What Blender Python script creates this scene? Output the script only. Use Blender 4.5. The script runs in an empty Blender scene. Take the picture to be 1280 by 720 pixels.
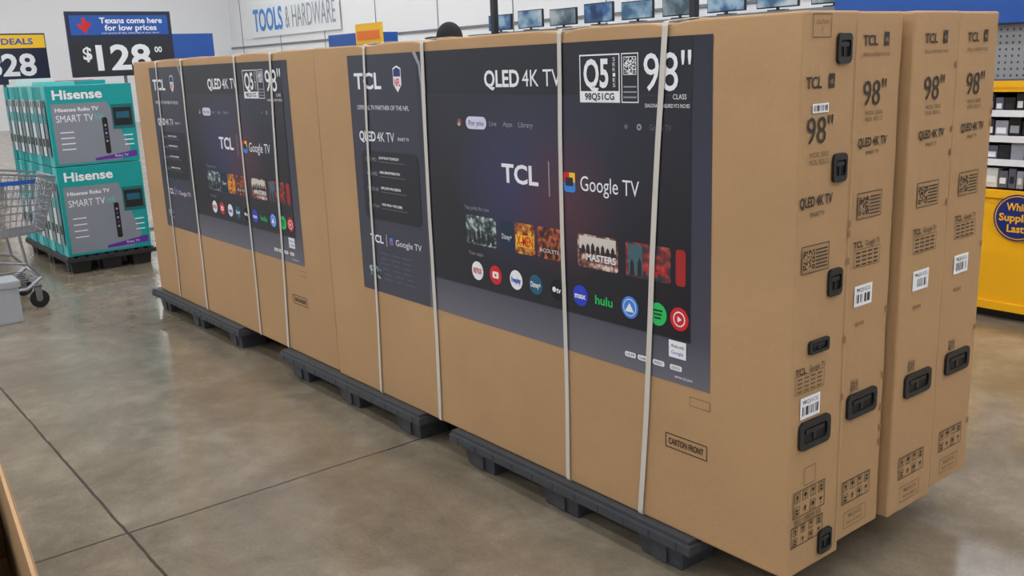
import bpy, bmesh, math, random
from mathutils import Vector, Matrix, Euler, noise as mnoise
random.seed(7)
S=bpy.context.scene
COL=S.collection
try:
    S.view_settings.view_transform='Standard'
except Exception: pass

# ------------------------------------------------------------ materials
def lin(c):
    o=[]
    for v in c:
        v=v/255.0
        o.append(v/12.92 if v<=0.04045 else ((v+0.055)/1.055)**2.4)
    return (o[0],o[1],o[2],1.0)
_m={}
def mat(name,rgb,rough=0.5,metal=0.0,emit=0.0,var=0.06,scale=8.0,bump=0.0,spec=0.5):
    if name in _m: return _m[name]
    m=bpy.data.materials.new(name); m.use_nodes=True
    nt=m.node_tree; b=nt.nodes['Principled BSDF']
    b.inputs['Roughness'].default_value=rough
    b.inputs['Metallic'].default_value=metal
    b.inputs['Specular IOR Level'].default_value=spec
    c=lin(rgb)
    tc=nt.nodes.new('ShaderNodeTexCoord'); n=nt.nodes.new('ShaderNodeTexNoise')
    n.inputs['Scale'].default_value=scale; n.inputs['Detail'].default_value=3
    nt.links.new(tc.outputs['Object'],n.inputs['Vector'])
    mx=nt.nodes.new('ShaderNodeMix'); mx.data_type='RGBA'
    mx.inputs['A'].default_value=tuple(x*(1-var) for x in c[:3])+(1,)
    mx.inputs['B'].default_value=tuple(min(1,x*(1+var)) for x in c[:3])+(1,)
    nt.links.new(n.outputs['Fac'],mx.inputs['Factor'])
    nt.links.new(mx.outputs['Result'],b.inputs['Base Color'])
    if emit>0:
        nt.links.new(mx.outputs['Result'],b.inputs['Emission Color'])
        b.inputs['Emission Strength'].default_value=emit
    if bump>0:
        bp=nt.nodes.new('ShaderNodeBump'); bp.inputs['Strength'].default_value=bump
        bp.inputs['Distance'].default_value=0.01
        nt.links.new(n.outputs['Fac'],bp.inputs['Height']); nt.links.new(bp.outputs['Normal'],b.inputs['Normal'])
    _m[name]=m
    return m
def flat(name,rgb,rough=0.45):
    return mat(name,rgb,rough,var=0.02)

def cardboard(name,rgb):
    m=bpy.data.materials.new(name); m.use_nodes=True; nt=m.node_tree
    b=nt.nodes['Principled BSDF']; b.inputs['Roughness'].default_value=0.66
    b.inputs['Specular IOR Level'].default_value=0.3
    tc=nt.nodes.new('ShaderNodeTexCoord')
    n1=nt.nodes.new('ShaderNodeTexNoise'); n1.inputs['Scale'].default_value=1.6; n1.inputs['Detail'].default_value=4
    n2=nt.nodes.new('ShaderNodeTexNoise'); n2.inputs['Scale'].default_value=140; n2.inputs['Detail'].default_value=2
    n4=nt.nodes.new('ShaderNodeTexNoise'); n4.inputs['Scale'].default_value=5.5; n4.inputs['Detail'].default_value=6; n4.inputs['Roughness'].default_value=.6
    for n in (n1,n2,n4): nt.links.new(tc.outputs['Object'],n.inputs['Vector'])
    c=lin(rgb)
    mx=nt.nodes.new('ShaderNodeMix'); mx.data_type='RGBA'
    mx.inputs['A'].default_value=tuple(x*0.84 for x in c[:3])+(1,); mx.inputs['B'].default_value=tuple(x*1.14 for x in c[:3])+(1,)
    ad=nt.nodes.new('ShaderNodeMath'); ad.operation='MULTIPLY_ADD'; ad.inputs[1].default_value=0.25
    nt.links.new(n2.outputs['Fac'],ad.inputs[0]); nt.links.new(n1.outputs['Fac'],ad.inputs[2])
    sb=nt.nodes.new('ShaderNodeMath'); sb.operation='SUBTRACT'; sb.inputs[1].default_value=0.12
    nt.links.new(ad.outputs[0],sb.inputs[0]); nt.links.new(sb.outputs[0],mx.inputs['Factor'])
    nt.links.new(mx.outputs['Result'],b.inputs['Base Color'])
    wv=nt.nodes.new('ShaderNodeTexWave'); wv.bands_direction='X'; wv.inputs['Scale'].default_value=36
    wv.inputs['Distortion'].default_value=0.3
    nt.links.new(tc.outputs['Object'],wv.inputs['Vector'])
    bp=nt.nodes.new('ShaderNodeBump'); bp.inputs['Strength'].default_value=0.05; bp.inputs['Distance'].default_value=0.002
    nt.links.new(wv.outputs['Fac'],bp.inputs['Height'])
    bp2=nt.nodes.new('ShaderNodeBump'); bp2.inputs['Strength'].default_value=0.45; bp2.inputs['Distance'].default_value=0.04
    nt.links.new(n1.outputs['Fac'],bp2.inputs['Height']); nt.links.new(bp.outputs['Normal'],bp2.inputs['Normal'])
    bp3=nt.nodes.new('ShaderNodeBump'); bp3.inputs['Strength'].default_value=0.3; bp3.inputs['Distance'].default_value=0.014
    nt.links.new(n4.outputs['Fac'],bp3.inputs['Height']); nt.links.new(bp2.outputs['Normal'],bp3.inputs['Normal'])
    nt.links.new(bp3.outputs['Normal'],b.inputs['Normal'])
    return m
CARD=cardboard('kraft_cardboard',(176,141,102))
CARD_D=cardboard('kraft_cardboard_edge',(144,112,78))
INK=flat('black_ink',(50,41,36),0.6)
INKL=flat('brown_ink',(100,78,56),0.7)
WHITE=flat('white_print',(232,233,238),0.4)
GREYP=flat('grey_print',(150,152,165),0.4)
DIMP=flat('dim_print',(92,96,116),0.4)
BLACKP=mat('black_plastic',(22,23,26),0.35,var=0.1)
BLACK2=mat('black_recess',(8,8,10),0.6)
STRAP=mat('white_strap',(198,194,186),0.3)
PALM=mat('pallet_plastic',(58,61,66),0.55,bump=0.2,scale=30,var=0.18)
PALK=mat('pallet_black',(34,36,40),0.5,var=0.15)
STEEL=mat('cart_steel',(150,153,160),0.35,metal=0.8)
GREYM=mat('grey_metal',(120,124,130),0.4,metal=0.3)

# ------------------------------------------------------------ mesh helpers
def new_obj(name,me,parent=None,loc=(0,0,0),rot=(0,0,0)):
    o=bpy.data.objects.new(name,me); COL.objects.link(o)
    o.location=loc; o.rotation_euler=rot
    if parent is not None: o.parent=parent
    return o
def empty(name,loc=(0,0,0),rot=(0,0,0)):
    o=bpy.data.objects.new(name,None); COL.objects.link(o); o.location=loc; o.rotation_euler=rot
    o.empty_display_size=0.1
    return o
class MB:
    """mesh builder with several materials"""
    def __init__(s): s.v=[];s.f=[];s.mi=[];s.mats=[]
    def m(s,mt):
        if mt not in s.mats: s.mats.append(mt)
        return s.mats.index(mt)
    def add(s,vs,fs,mt):
        o=len(s.v); s.v+= [tuple(p) for p in vs]; k=s.m(mt)
        for f in fs: s.f.append(tuple(i+o for i in f)); s.mi.append(k)
    def box(s,a,b,mt,taper=None,rot=None,bev=0.0):
        x0,y0,z0=a;x1,y1,z1=b
        if bev>0:
            bm=bmesh.new(); bmesh.ops.create_cube(bm,size=1)
            for v in bm.verts:
                v.co=Vector(((x0+x1)/2+v.co.x*(x1-x0),(y0+y1)/2+v.co.y*(y1-y0),(z0+z1)/2+v.co.z*(z1-z0)))
            if taper:
                for v in bm.verts:
                    if v.co.z<(z0+z1)/2:
                        v.co.x=(x0+x1)/2+(v.co.x-(x0+x1)/2)*taper; v.co.y=(y0+y1)/2+(v.co.y-(y0+y1)/2)*taper
            bmesh.ops.bevel(bm,geom=bm.edges[:],offset=bev,segments=2,affect='EDGES',profile=0.7)
            bm.verts.index_update()
            vs=[v.co.copy() for v in bm.verts]; fs=[[v.index for v in f.verts] for f in bm.faces]; bm.free()
        else:
            t=taper or 1.0; cx=(x0+x1)/2;cy=(y0+y1)/2
            vs=[]
            for (x,y,z) in [(x0,y0,z0),(x1,y0,z0),(x1,y1,z0),(x0,y1,z0),(x0,y0,z1),(x1,y0,z1),(x1,y1,z1),(x0,y1,z1)]:
                if z==z0: x=cx+(x-cx)*t;y=cy+(y-cy)*t
                vs.append(Vector((x,y,z)))
            fs=[(0,3,2,1),(4,5,6,7),(0,1,5,4),(1,2,6,5),(2,3,7,6),(3,0,4,7)]
        if rot is not None:
            c=Vector(((x0+x1)/2,(y0+y1)/2,(z0+z1)/2)); R=Euler(rot).to_matrix()
            vs=[R@(v-c)+c for v in vs]
        s.add(vs,fs,mt)
    def tube(s,p,q,r,mt,n=6,r2=None):
        p=Vector(p);q=Vector(q);d=(q-p)
        if d.length<1e-6: return
        d.normalize(); up=Vector((0,0,1)) if abs(d.z)<0.9 else Vector((1,0,0))
        a=d.cross(up).normalized(); b=d.cross(a); r2=r if r2 is None else r2
        vs=[];
        for k in range(n):
            t=2*math.pi*k/n; e=a*math.cos(t)+b*math.sin(t)
            vs.append(p+e*r); vs.append(q+e*r2)
        fs=[(2*k,2*k+1,(2*k+3)%(2*n),(2*k+2)%(2*n)) for k in range(n)]
        fs.append(tuple(2*k for k in range(n))[::-1]); fs.append(tuple(2*k+1 for k in range(n)))
        s.add(vs,fs,mt)
    def path(s,pts,r,mt,n=6):
        for i in range(len(pts)-1): s.tube(pts[i],pts[i+1],r,mt,n)
    def mesh(s,name):
        me=bpy.data.meshes.new(name); me.from_pydata(s.v,[],s.f)
        for mt in s.mats: me.materials.append(mt)
        for i,p in enumerate(me.polygons): p.material_index=s.mi[i]; p.use_smooth=False
        me.update()
        return me
    def obj(s,name,parent=None,loc=(0,0,0),rot=(0,0,0)):
        return new_obj(name,s.mesh(name),parent,loc,rot)

# ------------------------------------------------------------ flat printed artwork
_tc={}
def text_geo(body,bold):
    k=(body,bold)
    if k in _tc: return _tc[k]
    cu=bpy.data.curves.new('tmp','FONT'); cu.body=body; cu.size=1; cu.offset=0.026 if bold else 0.0; cu.resolution_u=3
    o=bpy.data.objects.new('tmp',cu); COL.objects.link(o)
    dg=bpy.context.evaluated_depsgraph_get(); dg.update()
    me=bpy.data.meshes.new_from_object(o.evaluated_get(dg))
    vs=[(v.co.x,v.co.y) for v in me.vertices]; fs=[tuple(p.vertices) for p in me.polygons]
    bpy.data.objects.remove(o); bpy.data.curves.remove(cu); bpy.data.meshes.remove(me)
    x0=min([v[0] for v in vs] or [0]); x1=max([v[0] for v in vs] or [1])
    _tc[k]=(vs,fs,x0,x1)
    return _tc[k]
capv=text_geo('H',False)[0]; CAP=max(v[1] for v in capv)-min(v[1] for v in capv)
class Canvas(MB):
    L0=0.0010; LS=0.0005
    def z(s,l): return s.L0+s.LS*l
    def poly(s,pts,mt,l=0):
        s.add([(x,y,s.z(l)) for x,y in pts],[tuple(range(len(pts)))],mt)
    def rect(s,cx,cy,w,h,mt,l=0):
        s.poly([(cx-w/2,cy-h/2),(cx+w/2,cy-h/2),(cx+w/2,cy+h/2),(cx-w/2,cy+h/2)],mt,l)
    def rr(s,cx,cy,w,h,r,mt,l=0):
        p=[]; r=min(r,w/2-1e-5,h/2-1e-5)
        for (sx,sy,a0) in [(1,1,0),(-1,1,90),(-1,-1,180),(1,-1,270)]:
            for k in range(6):
                a=math.radians(a0+18*k); p.append((cx+sx*(w/2-r)+r*math.cos(a),cy+sy*(h/2-r)+r*math.sin(a)))
        s.poly(p,mt,l)
    def disc(s,cx,cy,r,mt,l=0,n=28):
        s.poly([(cx+r*math.cos(2*math.pi*k/n),cy+r*math.sin(2*math.pi*k/n)) for k in range(n)],mt,l)
    def frame(s,cx,cy,w,h,t,mt,l=0):
        s.rect(cx,cy+h/2-t/2,w,t,mt,l); s.rect(cx,cy-h/2+t/2,w,t,mt,l)
        s.rect(cx-w/2+t/2,cy,t,h-2*t,mt,l); s.rect(cx+w/2-t/2,cy,t,h-2*t,mt,l)
    def text(s,b,x,y,h,mt,l=1,w=None,al='C',bold=False):
        """y is the vertical middle of the capitals, h capital height"""
        vs,fs,x0,x1=text_geo(b,bold); k=h/CAP; kx=k if w is None else w/(x1-x0)
        W=(x1-x0)*kx
        ox=x-(W/2 if al=='C' else (0 if al=='L' else W))
        s.add([(ox+(vx-x0)*kx,y-h/2+vy*k,s.z(l)) for vx,vy in vs],fs,mt)
    def qr(s,cx,cy,sz,dark,light,l=1,n=13,seed=1):
        rnd=random.Random(seed); s.rect(cx,cy,sz*1.1,sz*1.1,light,l)
        c=sz/n
        for i in range(n):
            for j in range(n):
                fin=(i<3 and j<3) or (i<3 and j>n-4) or (i>n-4 and j<3)
                if (fin and not((i%(n-3))==1 and (j%(n-3))==1)) or (not fin and rnd.random()<0.5):
                    s.rect(cx-sz/2+c*(i+.5),cy-sz/2+c*(j+.5),c,c,dark,l+1)
    def bars(s,cx,cy,w,h,dark,l=1,seed=1,n=24):
        rnd=random.Random(seed)
        for i in range(n):
            if rnd.random()<0.6: s.rect(cx-w/2+w*(i+.5)/n,cy,w/n*rnd.choice([.5,.9]),h,dark,l)

RX=(math.pi/2,0,0); RSIDE=(math.pi/2,0,math.pi/2)

# ------------------------------------------------------------ carton label
LW,LH=1.867,0.949
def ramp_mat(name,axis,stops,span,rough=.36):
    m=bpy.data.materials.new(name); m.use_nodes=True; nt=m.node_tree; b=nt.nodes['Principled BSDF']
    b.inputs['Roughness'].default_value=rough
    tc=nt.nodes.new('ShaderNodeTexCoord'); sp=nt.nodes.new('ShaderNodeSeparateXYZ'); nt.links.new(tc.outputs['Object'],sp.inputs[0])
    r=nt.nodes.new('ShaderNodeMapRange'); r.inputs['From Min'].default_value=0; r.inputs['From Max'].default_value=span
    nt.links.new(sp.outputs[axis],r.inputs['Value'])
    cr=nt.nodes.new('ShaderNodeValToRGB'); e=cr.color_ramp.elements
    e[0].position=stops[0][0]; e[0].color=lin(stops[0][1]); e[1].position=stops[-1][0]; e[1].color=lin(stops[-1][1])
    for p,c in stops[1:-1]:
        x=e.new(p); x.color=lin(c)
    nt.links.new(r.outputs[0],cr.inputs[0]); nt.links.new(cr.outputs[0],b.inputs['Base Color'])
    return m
def screen_mat():
    m=bpy.data.materials.new('label_screen_print'); m.use_nodes=True; nt=m.node_tree; b=nt.nodes['Principled BSDF']
    b.inputs['Roughness'].default_value=0.34
    tc=nt.nodes.new('ShaderNodeTexCoord')
    def glow(cx,cy,rx,ry,col,prev):
        mp=nt.nodes.new('ShaderNodeMapping'); mp.inputs['Location'].default_value=(-cx/rx,-cy/ry,0); mp.inputs['Scale'].default_value=(1/rx,1/ry,0)
        g=nt.nodes.new('ShaderNodeTexGradient'); g.gradient_type='SPHERICAL'
        nt.links.new(tc.outputs['Object'],mp.inputs[0]); nt.links.new(mp.outputs[0],g.inputs[0])
        mx=nt.nodes.new('ShaderNodeMix'); mx.data_type='RGBA'; mx.inputs['B'].default_value=lin(col)
        nt.links.new(g.outputs['Fac'],mx.inputs['Factor'])
        if prev is None: mx.inputs['A'].default_value=lin((25,26,36))
        else: nt.links.new(prev.outputs['Result'],mx.inputs['A'])
        return mx
    a=glow(.62*LW,.70*LH,.60,.40,(42,44,66),None)
    a=glow(.56*LW,.52*LH,.34,.30,(48,50,88),a)
    a=glow(.685*LW,.50*LH,.26,.26,(78,42,56),a)
    nt.links.new(a.outputs['Result'],b.inputs['Base Color'])
    return m
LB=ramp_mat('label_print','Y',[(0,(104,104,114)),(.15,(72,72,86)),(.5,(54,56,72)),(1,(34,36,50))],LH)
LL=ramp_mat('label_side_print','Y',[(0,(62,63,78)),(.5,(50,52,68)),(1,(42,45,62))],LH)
LSN=screen_mat()
DARKN=flat('dark_navy_print',(25,27,38),0.4); BEZ=flat('bezel_print',(40,42,54),0.4)
def mottled(name,c1,c2,c3,scale=14):
    m=bpy.data.materials.new(name); m.use_nodes=True; nt=m.node_tree; b=nt.nodes['Principled BSDF']; b.inputs['Roughness'].default_value=0.4
    tc=nt.nodes.new('ShaderNodeTexCoord'); n=nt.nodes.new('ShaderNodeTexNoise'); n.inputs['Scale'].default_value=scale; n.inputs['Detail'].default_value=5
    cr=nt.nodes.new('ShaderNodeValToRGB'); e=cr.color_ramp.elements
    e[0].position=.38; e[0].color=lin(c1); e[1].position=.64; e[1].color=lin(c3); x=e.new(.5); x.color=lin(c2)
    nt.links.new(tc.outputs['Object'],n.inputs[0]); nt.links.new(n.outputs['Fac'],cr.inputs[0]); nt.links.new(cr.outputs[0],b.inputs['Base Color'])
    return m
TH=[mottled('poster_blue',(24,34,38),(70,92,98),(190,200,195),48),flat('poster_navy',(18,40,66)),
    mottled('poster_yellow',(110,30,20),(170,95,40),(225,175,60),44),mottled('poster_red',(40,20,18),(112,44,32),(200,110,70),40),
    mottled('poster_tan',(60,48,50),(140,88,72),(225,205,190),40),mottled('poster_crimson',(34,52,62),(118,36,40),(170,90,80),36),flat('poster_red2',(160,35,35))]
PTOP=flat('poster_sky',(206,198,190)); PTEAL=flat('poster_teal',(60,96,108)); FIG=flat('poster_figure',(34,30,34))
RED=flat('red_print',(205,30,35)); GREEN=flat('green_print',(40,185,95)); BLUE=flat('blue_print',(35,60,190)); TEALD=flat('teal_dark_print',(20,90,115))
YEL=flat('yellow_print',(240,190,40)); ORG=flat('orange_print',(235,120,40)); LBLU=flat('lightblue_print',(60,130,220))

def make_label():
    c=Canvas(); X=lambda s:s*LW; Y=lambda q:(1-q)*LH
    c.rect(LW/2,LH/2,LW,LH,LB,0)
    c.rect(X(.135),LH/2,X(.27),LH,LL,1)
    c.poly([(X(.258),Y(0)),(X(.270),Y(0)),(X(.283),Y(.04)),(X(.288),Y(.12)),(X(.288),Y(1)),(X(.282),Y(1)),(X(.282),Y(.12)),(X(.277),Y(.05))][::-1],GREYP,3)
    c.poly([(X(.271),Y(0)),(X(.965),Y(0)),(X(.965),Y(.17)),(X(.289),Y(.17)),(X(.284),Y(.04))][::-1],DARKN,1)
    c.rect(X(.627),Y(.512),X(.668)+.008,.70*LH+.008,BEZ,2)
    c.rect(X(.627),Y(.512),X(.668),.70*LH,LSN,3)
    # left panel
    c.text('TCL',X(.025),Y(.105),.058,WHITE,3,w=X(.11),al='L',bold=True)
    cx,cy=X(.198),Y(.10)
    c.poly([(cx-.028,cy+.04),(cx,cy+.05),(cx+.028,cy+.04),(cx+.028,cy-.02),(cx,cy-.048),(cx-.028,cy-.02)][::-1],WHITE,3)
    c.poly([(cx-.024,cy+.035),(cx,cy+.044),(cx+.024,cy+.035),(cx+.024,cy+.01),(cx-.024,cy+.01)][::-1],flat('shield_blue',(30,50,110)),4)
    c.text('NFL',cx,cy-.012,.026,RED,4,w=.04,bold=True)
    c.text('OFFICIAL TV PARTNER OF THE NFL',X(.03),Y(.212),.017,WHITE,3,w=X(.205),al='L')
    c.text('QLED',X(.03),Y(.33),.036,WHITE,3,w=X(.068),al='L',bold=True); c.text('4K TV',X(.104),Y(.33),.036,WHITE,3,w=X(.068),al='L')
    c.text('SMART TV',X(.185),Y(.335),.012,WHITE,3,al='L')
    c.rr(X(.145),Y(.535),X(.225),.29*LH,.03,DARKN,3)
    for i,q in enumerate((.425,.485,.55,.62)):
        c.text(['QLED PRO','4K UHD','MOTION 240','Dolby Vision'][i],X(.05),Y(q),.014,GREYP,4,w=X(.045),al='L')
        c.text(['QUANTUM DOT TECHNOLOGY','HIGH BRIGHTNESS PRO','AIPQ PRO PROCESSOR','HDR PRO+ PICTURE'][i],X(.105),Y(q)+.008,.009,WHITE,4,w=X(.08),al='L',bold=True)
        c.rect(X(.155),Y(q)-.008,X(.10),.003,DIMP,4)
    c.text('TCL',X(.045),Y(.765),.030,WHITE,3,w=X(.055),al='L',bold=True)
    c.rect(X(.113),Y(.765),.003,.05,WHITE,3); c.rr(X(.132),Y(.765),.026,.03,.006,LBLU,3); c.rect(X(.132),Y(.772),.014,.016,RED,4)
    c.text('Google TV',X(.15),Y(.765),.024,WHITE,3,w=X(.10),al='L')
    for i in range(6):
        for j in range(3): c.rect(X(.10+.045*j+(.01 if i>3 else 0)),Y(.825+.022*i),X([.037,.03,.039,.026,.028,.034,.024][(i+j)%7]),.0036,DIMP,3)
    c.rr(X(.055),Y(.915),X(.05),.05,.006,TH[0],4)
    # head row
    c.text('QLED',X(.487),Y(.105),.050,WHITE,3,w=X(.098),al='L',bold=True)
    c.text('4K TV',X(.593),Y(.105),.050,WHITE,3,w=X(.098),al='L')
    c.frame(X(.780),Y(.11),X(.088),.135,.004,WHITE,4)
    c.text('Q5',X(.745),Y(.095),.075,WHITE,4,w=X(.055),al='L',bold=True)
    for i,ch in enumerate('SERIES'): c.text(ch,X(.812),Y(.055+.015*i),.010,WHITE,4,w=.010)
    c.rect(X(.780),Y(.163),X(.088),.030,WHITE,5); c.text('98Q51CG',X(.780),Y(.163),.018,DARKN,6,w=X(.065),bold=True)
    c.frame(X(.845),Y(.11),X(.035),.135,.003,WHITE,4)
    c.qr(X(.845),Y(.075),.045,DARKN,WHITE,4,seed=3); c.rect(X(.845),Y(.135),.05,.004,GREYP,4);c.rect(X(.845),Y(.15),.05,.004,GREYP,4);c.rect(X(.845),Y(.165),.05,.004,GREYP,4)
    c.text('98"',X(.873),Y(.095),.098,WHITE,4,w=X(.09),al='L')
    c.text('CLASS',X(.942),Y(.163),.013,WHITE,4,w=X(.025)); 
    c.text('DIAGONAL MEASURED 97.5 INCHES',X(.918),Y(.188),.010,WHITE,4,w=X(.085))
    # menu
    c.disc(X(.405),Y(.257),.013,TH[4],4)
    c.rr(X(.457),Y(.257),X(.062),.042,.021,flat('pill_print',(205,205,230)),4); c.text('For you',X(.457),Y(.257),.017,DARKN,5,w=X(.044))
    for t,s_,w in (('Live',.507,.02),('Apps',.549,.026),('Library',.598,.038)): c.text(t,X(s_),Y(.257),.016,GREYP,4,w=X(w))
    c.text('Google TV',X(.905),Y(.25),.016,DIMP,4,w=X(.042)); c.disc(X(.836),Y(.25),.007,DIMP,4); c.disc(X(.863),Y(.25),.009,GREYP,4); c.disc(X(.863),Y(.25),.004,DARKN,5)
    # logos
    c.text('TCL',X(.527),Y(.425),.058,WHITE,4,w=X(.10),al='L',bold=True)
    c.rect(X(.655),Y(.43),.005,.11,GREYP,4)
    gx,gy=X(.706),Y(.433)
    c.rr(gx,gy,.052,.060,.010,LBLU,4); c.rect(gx-.013,gy+.015,.026,.030,RED,5); c.rect(gx+.013,gy+.015,.026,.030,YEL,5); c.rr(gx,gy+.002,.034,.026,.004,DARKN,6)
    c.text('Google TV',X(.732),Y(.432),.044,WHITE,4,w=X(.130),al='L')
    c.text('Top picks for you',X(.408),Y(.565),.013,GREYP,4,w=X(.075),al='L')
    def th(s0,s1,m):
        c.rr(X((s0+s1)/2),Y(.647),X(s1-s0),.108*LH,.010,m,4)
    def figs(s0,s1,n,q0,hh,m,l=5):
        for k in range(n):
            x=X(s0+(s1-s0)*(k+.5)/n); h=hh*(.8+.3*((k*37)%5)/5)
            c.poly([(x-.008,Y(q0)),(x+.008,Y(q0)),(x+.007,Y(q0)+h*.7),(x,Y(q0)+h),(x-.007,Y(q0)+h*.7)],m,l)
    th(.41,.503,TH[0]);th(.516,.552,TH[1]);th(.558,.612,TH[2]);th(.620,.682,TH[3])
    figs(.415,.50,6,.695,.05,FIG); figs(.625,.678,3,.695,.045,FIG)
    c.text('Disney+',X(.534),Y(.65),.018,WHITE,5,w=X(.028)); c.text('X-MEN',X(.585),Y(.655),.032,RED,6,w=X(.045),bold=True); c.rect(X(.585),Y(.655),X(.05),.040,YEL,5)
    c.text('ACOLYTE',X(.651),Y(.672),.012,WHITE,7,w=X(.05))
    th(.722,.815,TH[4]); c.rect(X(.7685),Y(.62),X(.085),.040,PTOP,5); figs(.73,.81,7,.655,.035,FIG,6)
    c.text('MASTERS',X(.777),Y(.665),.020,WHITE,7,w=X(.068),bold=True); c.text('OF THE AIR',X(.785),Y(.688),.010,WHITE,7)
    th(.832,.925,TH[5]); c.rect(X(.853),Y(.647),X(.030),.09,PTEAL,5); figs(.838,.87,2,.695,.06,FIG,6); c.text('HACKS',X(.895),Y(.665),.020,RED,6,w=X(.045),bold=True); th(.935,.954,TH[6])
    c.text('Your apps',X(.415),Y(.735),.013,GREYP,4,w=X(.045),al='L')
    A=[(.440,WHITE,'NETFLIX',RED),(.496,RED,None,None),(.556,WHITE,'freeplay',BLUE),(.611,TEALD,'Disney+',WHITE),(.668,BLACK2,'tv',WHITE),(.726,BLUE,'max',WHITE),(.782,None,'hulu',GREEN),(.840,LBLU,None,None),(.899,GREEN,None,None),(.942,RED,None,None)]
    for s_,m,t,tm in A:
        if m: c.disc(X(s_),Y(.80),.0335,m,4)
        if t: c.text(t,X(s_)+(.007 if t=='tv' else 0),Y(.80),.018 if m else .026,tm,6,w=(.022 if t=='tv' else .05) if m else .075,bold=True)
    c.disc(X(.668)-.014,Y(.80),.009,WHITE,6,12)
    x=X(.496); c.rr(x,Y(.80),.034,.024,.006,WHITE,5); c.poly([(x-.005,Y(.80)-.007),(x+.008,Y(.80)),(x-.005,Y(.80)+.007)],RED,6)
    x=X(.840); c.disc(x,Y(.80),.026,WHITE,5); c.disc(x,Y(.80),.0235,LBLU,6); c.poly([(x-.018,Y(.80)-.013),(x+.018,Y(.80)-.013),(x,Y(.80)+.014)],WHITE,7)
    x=X(.899)
    for i in range(3):
        c.rect(x,Y(.80)+.011-.011*i,.036-.006*i,.0045,BLACK2,5)
    x=X(.942); c.disc(x,Y(.80),.022,WHITE,5); c.disc(x,Y(.80),.018,RED,6); c.poly([(x-.005,Y(.80)-.009),(x+.010,Y(.80)),(x-.005,Y(.80)+.009)],WHITE,7)
    c.rect(X(.938),Y(.895),X(.034),.05,WHITE,3); c.text('Works with',X(.938),Y(.885),.010,DARKN,4,w=X(.026)); c.text('Google',X(.938),Y(.905),.010,BLUE,4,w=X(.024))
    for s_,t in ((.840,'HDMI'),(.868,'Dolby'),(.90,'ENERGY'),(.935,'GOOGLE')):
        c.rr(X(s_),Y(.952),X(.024),.016,.006,WHITE,3); c.text(t,X(s_),Y(.952),.008,DARKN,4,w=X(.017))
    c.text('www.tcl.com',X(.95),Y(.978),.009,WHITE,3,w=X(.035))
    return c.mesh('label_artwork')
label_me=make_label()

# ------------------------------------------------------------ cartons
CW,CH,CT,PZ=2.42,1.447,0.240,0.13
STX=(-.417,-.837,-1.575,-1.985)
def carton_mesh(seed,dented):
    bm=bmesh.new(); bmesh.ops.create_cube(bm,size=1)
    for v in bm.verts: v.co=Vector((-CW/2+v.co.x*CW,CT/2+v.co.y*CT,CH/2+v.co.z*CH))
    bmesh.ops.bevel(bm,geom=bm.edges[:],offset=.008,segments=3,affect='EDGES',profile=0.6)
    long_=[e for e in bm.edges if e.calc_length()>1.0]
    bmesh.ops.subdivide_edges(bm,edges=long_,cuts=40,use_grid_fill=True)
    mid=[e for e in bm.edges if .2<e.calc_length()<.3]
    bmesh.ops.subdivide_edges(bm,edges=mid,cuts=5,use_grid_fill=True)
    for v in bm.verts:
        x,y,z=v.co; ez=CH-z
        if ez<.02:
            d=.003*(1+mnoise.noise(Vector((x*3,seed,1))))
            if dented:
                for sx in STX: d+=.010*math.exp(-((x-sx)/.05)**2)*(1 if y<.03 else .5)
            v.co.z-=d
        if y<.012 and ez<.08: v.co.y+=.004*(1+mnoise.noise(Vector((x*4,z*4,seed))))*(1-ez/.08)
        if x>-.02:
            w=mnoise.noise(Vector((z*6,seed*3.1,y*8)))
            if y>CT-.02: v.co.y-=.004*(1+w)
            if y<.02: v.co.y+=.002*(1+w)
            v.co.x-=.0012*(1+mnoise.noise(Vector((z*9,y*14,seed+5))))
    me=bpy.data.meshes.new('carton_body'); bm.to_mesh(me); bm.free(); me.materials.append(CARD)
    for p in me.polygons: p.use_smooth=True
    return me
carton_mes=[carton_mesh(i,i==0) for i in range(4)]

def handle(parent,x,y,z,w,h,name):
    """moulded plastic hand grip on the end face: y across, z up"""
    b=Canvas()
    def ring(w0,h0,r0,w1,h1,r1,z0,z1,mt):
        def pr(w,h,r):
            p=[]
            for (sx,sy,a0) in [(1,1,0),(-1,1,90),(-1,-1,180),(1,-1,270)]:
                for k in range(6):
                    a=math.radians(a0+18*k); p.append((sx*(w/2-r)+r*math.cos(a),sy*(h/2-r)+r*math.sin(a)))
            return p
        A=pr(w0,h0,r0);B=pr(w1,h1,r1);n=len(A)
        vs=[(p[0],p[1],0) for p in A]+[(p[0]*.99,p[1]*.98,z1) for p in A]+[(p[0],p[1],z1) for p in B]+[(p[0],p[1],z0) for p in B]
        fs=[]
        for k in range(n):
            j=(k+1)%n
            fs+=[(k,j,n+j,n+k),(n+k,n+j,2*n+j,2*n+k),(2*n+k,2*n+j,3*n+j,3*n+k)]
        b.add(vs,fs,mt)
    ring(w,h,min(w,h)*.22,w*.76,h*.55,min(w,h)*.13,.0008,.007,BLACKP)
    b.rr(0,0,w*.78,h*.57,min(w,h)*.12,BLACK2,0)
    b.box((-w*.30,h*.05,.001),(w*.30,h*.20,.005),BLACKP)
    b.box((-w*.05,-h*.25,.001),(w*.05,h*.10,.004),BLACKP)
    b.obj(name,parent,(x,y,z),RSIDE)

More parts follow.
